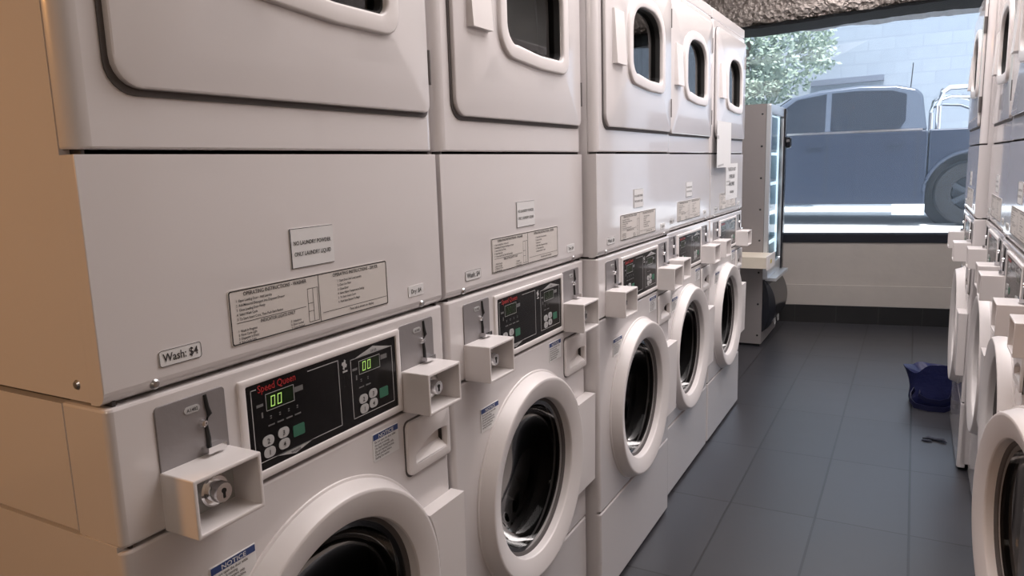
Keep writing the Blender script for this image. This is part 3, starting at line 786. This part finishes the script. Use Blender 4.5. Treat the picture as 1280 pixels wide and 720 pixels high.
# pickup truck, nose to the left; local: x length, y depth (0 = near side), z up from the street
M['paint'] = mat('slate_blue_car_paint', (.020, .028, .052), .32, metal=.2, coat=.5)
M['carglass'] = mat('dark_car_glass', (.012, .015, .024), .08, spec=.3)
M['cartrim'] = mat('black_car_trim', (.02, .02, .024), .5)
M['tyre'] = mat('tyre_rubber', (.012, .012, .014), .85)
M['alloy'] = mat('alloy_dark', (.035, .04, .05), .5, metal=.5)
M['step'] = mat('white_step', (.85, .85, .86), .4)
CA = .035
tk = thing('pickup_truck', 'slate blue dual cab pickup truck parked outside the window', 'truck', (0, 10.0, .44), CA)
def xprism(loop, y0, y1):
    b = bmesh.new(); a = [b.verts.new((p_[0], y0, p_[1])) for p_ in loop]; c = [b.verts.new((p_[0], y1, p_[1])) for p_ in loop]
    b.faces.new(a); b.faces.new(c[::-1])
    for i in range(len(loop)):
        j = (i+1) % len(loop); b.faces.new((a[j], a[i], c[i], c[j]))
    return b
WR, WF = 1.37, -1.83
def ycyl(x, z, r, y0, y1, n=40):
    return xprism([(x + r*math.cos(2*PI*k/n), z + r*math.sin(2*PI*k/n)) for k in range(n)], y0, y1)
low = [(-2.62, .42), (-2.66, .62), (-2.60, .86), (-2.50, .97), (-1.50, 1.10), (-1.30, 1.145), (.88, 1.125), (.905, 1.10), (.905, .26), (-1.2, .26), (-2.3, .30)]
def bevel_all(b, w, s=2, ang=.5):
    bmesh.ops.recalc_face_normals(b, faces=b.faces)
    es = [e for e in b.edges if len(e.link_faces) == 2 and e.calc_face_angle(0) > ang]
    bmesh.ops.bevel(b, geom=es, offset=w, segments=s, profile=.5, affect='EDGES', clamp_overlap=True); return b
lb = bevel_all(xprism(low, 0, 1.84), .035, 3)
lb = cut(lb, [ycyl(WF, .38, .45, -.1, 2.0)])
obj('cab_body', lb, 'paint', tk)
tub = bevel_all(xprism([(.915, .30), (.915, 1.13), (2.58, 1.13), (2.60, 1.10), (2.60, .36), (2.5, .30)], .01, 1.83), .03, 3)
inner = bmesh.new(); box(inner, 1.0, 2.54, .09, 1.75, .62, 1.3)
tub = cut(tub, [ycyl(WR, .38, .485, -.1, 2.0), inner])
obj('tray', tub, 'paint', tk)
# greenhouse
belt = [(-1.30, 1.135), (.88, 1.12)]
def gh():
    b = bmesh.new()
    lo = [(-1.30, 1.13), (.89, 1.12)]; up = [(-.62, 1.60), (-.30, 1.665), (.15, 1.695), (.55, 1.675), (.76, 1.62), (.83, 1.55)]
    prof = [(lo[0][0], lo[0][1], .03)] + [(x, z, .03 + (z-1.12)*.22) for x, z in up] + [(lo[1][0], lo[1][1], .03)]
    a = [b.verts.new((x, i, z)) for x, z, i in prof]; c = [b.verts.new((x, 1.84-i, z)) for x, z, i in prof]
    n = len(prof); b.faces.new(a); b.faces.new(c[::-1])
    for i in range(n):
        j = (i+1) % n; b.faces.new((a[j], a[i], c[i], c[j]))
    return bevel_all(b, .03, 3, .35)
obj('cab_roof', gh(), mat('sunlit_roof_paint', (.075, .09, .125), .28, metal=.25, coat=.8), tk)  # cab roof paler than the body, sun glare put into its colour
def side_glass(pts):
    b = bmesh.new(); f = []
    for x, z in pts:
        y = .03 + (z-1.12)*.22; f.append((x, y, z))
    a = [b.verts.new((x, y-.008, z)) for x, y, z in f]; c = [b.verts.new((x, y+.01, z)) for x, y, z in f]
    b.faces.new(a); b.faces.new(c[::-1])
    for i in range(len(f)):
        j = (i+1) % len(f); b.faces.new((a[j], a[i], c[i], c[j]))
    return b
obj('side_window', side_glass([(-1.12, 1.16), (-.22, 1.155), (-.22, 1.615), (-.56, 1.565)]), 'carglass', tk)
obj('side_window', side_glass([(-.16, 1.155), (.60, 1.15), (.66, 1.25), (.66, 1.56), (.50, 1.61), (.15, 1.63), (-.16, 1.62)]), 'carglass', tk)
obj('belt_moulding', rbox(-1.2, .84, -.006, .05, 1.125, 1.148, .004, 2), 'chrome', tk)
ws = bmesh.new(); ws.faces.new([ws.verts.new(q) for q in ((-1.285, .12, 1.16), (-1.285, 1.72, 1.16), (-.645, 1.62, 1.602), (-.645, .22, 1.602))])
obj('windscreen', ws, 'carglass', tk)
for x in (-.19, .80): 
    obj('door_seam', rbox(x-.004, x+.004, -.003, .02, .33, 1.12, 0), 'cartrim', tk)
for x in (-.33, .55): obj('door_handle', rbox(x-.09, x+.09, -.03, .01, .965, 1.0, .008, 2), 'paint', tk)
for wx in (WF, WR):
    wy = lambda bb: bb
    for side, (ya, yb) in (('near', (.03, .27)), ('far', (1.57, 1.81))):
        tb = bmesh.new(); n = 40; prof = [(.20, ya+.02), (.30, ya+.0), (.36, ya+.012), (.38, ya+.05), (.38, yb-.05), (.36, yb-.012), (.30, yb), (.20, yb-.02)]
        rings = [[tb.verts.new((wx + r*math.cos(2*PI*k/n), y, .38 + r*math.sin(2*PI*k/n))) for k in range(n)] for r, y in prof]
        for p_, q_ in zip(rings, rings[1:]):
            for k in range(n): tb.faces.new((p_[k], p_[(k+1) % n], q_[(k+1) % n], q_[k]))
        wh = obj('wheel', tb, 'tyre', tk)
        rb = ycyl(wx, .38, .05, ya+.01, yb-.03, 20)
        for k in range(6):
            sp_ = rbox(-.03, .03, ya+.015 if side == 'near' else yb-.05, ya+.05 if side == 'near' else yb-.015, .03, .205, .008, 1)
            bmesh.ops.rotate(sp_, verts=sp_.verts, cent=(0, 0, 0), matrix=Matrix.Rotation(2*PI*k/6, 3, 'Y')); bmesh.ops.translate(sp_, verts=sp_.verts, vec=(wx, 0, .38)); add(rb, sp_)
        add(rb, ycyl(wx, .38, .19, ya+.10, yb-.06, 32))
        obj('rim', rb, 'alloy', wh)
    wl = ycyl(wx, .38, .50, .45, 1.45); obj('wheel_well', wl, 'cartrim', tk)
    arc = [(wx + .49*math.cos(a), -.002, .38 + .49*math.sin(a)) for a in [PI*(.02 + .96*k/20) for k in range(21)]]
    obj('wheel_arch_flare', tube(arc, .022, 8), 'paint', tk)
g = tube([(-1.15, -.03, .205), (.40, -.05, .205), (.62, -.05, .205)], .026, 10); obj('side_step', g, 'step', tk)
obj('step_end', rbox(.56, .905, -.035, .01, .135, .262, .012, 2), 'step', tk)
for y in (.12, 1.70):
    g = tube([(1.0, y, 1.13), (1.0, y, 1.40), (1.03, y, 1.55), (1.10, y, 1.60), (1.32, y, 1.60), (1.46, y, 1.55), (1.60, y, 1.35), (1.72, y, 1.14)], .030, 10)
    add(g, tube([(1.02, y, 1.47), (1.12, y, 1.50), (1.34, y, 1.48), (1.52, y, 1.40)], .020, 10))
    obj('sports_bar', g, 'chrome', tk)
g = tube([(1.03, .12, 1.57), (1.03, 1.70, 1.57)], .025, 10); obj('sports_bar', g, 'chrome', tk)
obj('aerial', tube([(.70, .30, 1.64), (.715, .30, 1.93)], .006, 8), 'cartrim', tk)
obj('door_mirror', bevel_all(xprism([(-1.16, 1.13), (-1.02, 1.12), (-1.0, 1.27), (-1.14, 1.28)], -.20, -.02), .02, 2), 'paint', tk)
obj('front_bumper', rbox(-2.72, -2.5, .05, 1.79, .32, .58, .03, 2), 'cartrim', tk)
obj('rear_bumper', rbox(2.58, 2.70, .10, 1.74, .38, .56, .02, 2), 'chrome', tk)

# ------------------------------------------------------------------ light
w = bpy.data.worlds.new('World'); scn.world = w; w.use_nodes = True
bg = w.node_tree.nodes['Background']; bg.inputs['Color'].default_value = (.74, .86, 1.0, 1); bg.inputs['Strength'].default_value = 2.0
def light(name, kind, loc, energy, color, rot=(0,0,0), **kw):
    l = bpy.data.lights.new(name, kind); l.energy = energy; l.color = color
    for k, v_ in kw.items(): setattr(l, k, v_)
    o = bpy.data.objects.new(name, l); COL.objects.link(o); o.location = loc; o.rotation_euler = rot; return o
light('sun', 'SUN', (0, 0, 10), 6.0, (1, .97, .92), (math.radians(-24) * -1, math.radians(8), 0), angle=.01)
light('ceiling_panel', 'AREA', (.75, 3.3, 2.60), 89, (1, .925, .915), (0, 0, 0), shape='RECTANGLE', size=1.3, size_y=4.4)
light('warm_lamp', 'AREA', (-1.3, -1.5, 2.2), 20, (1, .47, .15), (math.radians(50), 0, math.radians(-24)), shape='DISK', size=.6)
light('corridor_lamp', 'AREA', (.9, -1.6, 2.55), 11, (1, .86, .74), (math.radians(25), 0, 0), shape='RECTANGLE', size=.8, size_y=.8)

# ------------------------------------------------------------------ camera
cam = bpy.data.cameras.new('camera'); co = bpy.data.objects.new('camera', cam); COL.objects.link(co)
rt = Vector((0.87889862, 0.47605286, -0.03018106)); up = Vector((-0.05154048, 0.15767527, 0.98614506)); fw = Vector((-0.47421599, 0.86516599, -0.16311657))
co.matrix_world = Matrix(((rt.x, up.x, -fw.x, .78317), (rt.y, up.y, -fw.y, 0), (rt.z, up.z, -fw.z, 1.28663), (0, 0, 0, 1)))
cam.sensor_width = 36; cam.lens = 917.05/1280*36; cam.clip_start = .02; cam.clip_end = 200
scn.camera = co
scn.view_settings.view_transform = 'Standard'; scn.view_settings.look = 'None'; scn.view_settings.gamma = 1; scn.view_settings.exposure = 0
scn.view_settings.use_curve_mapping = False
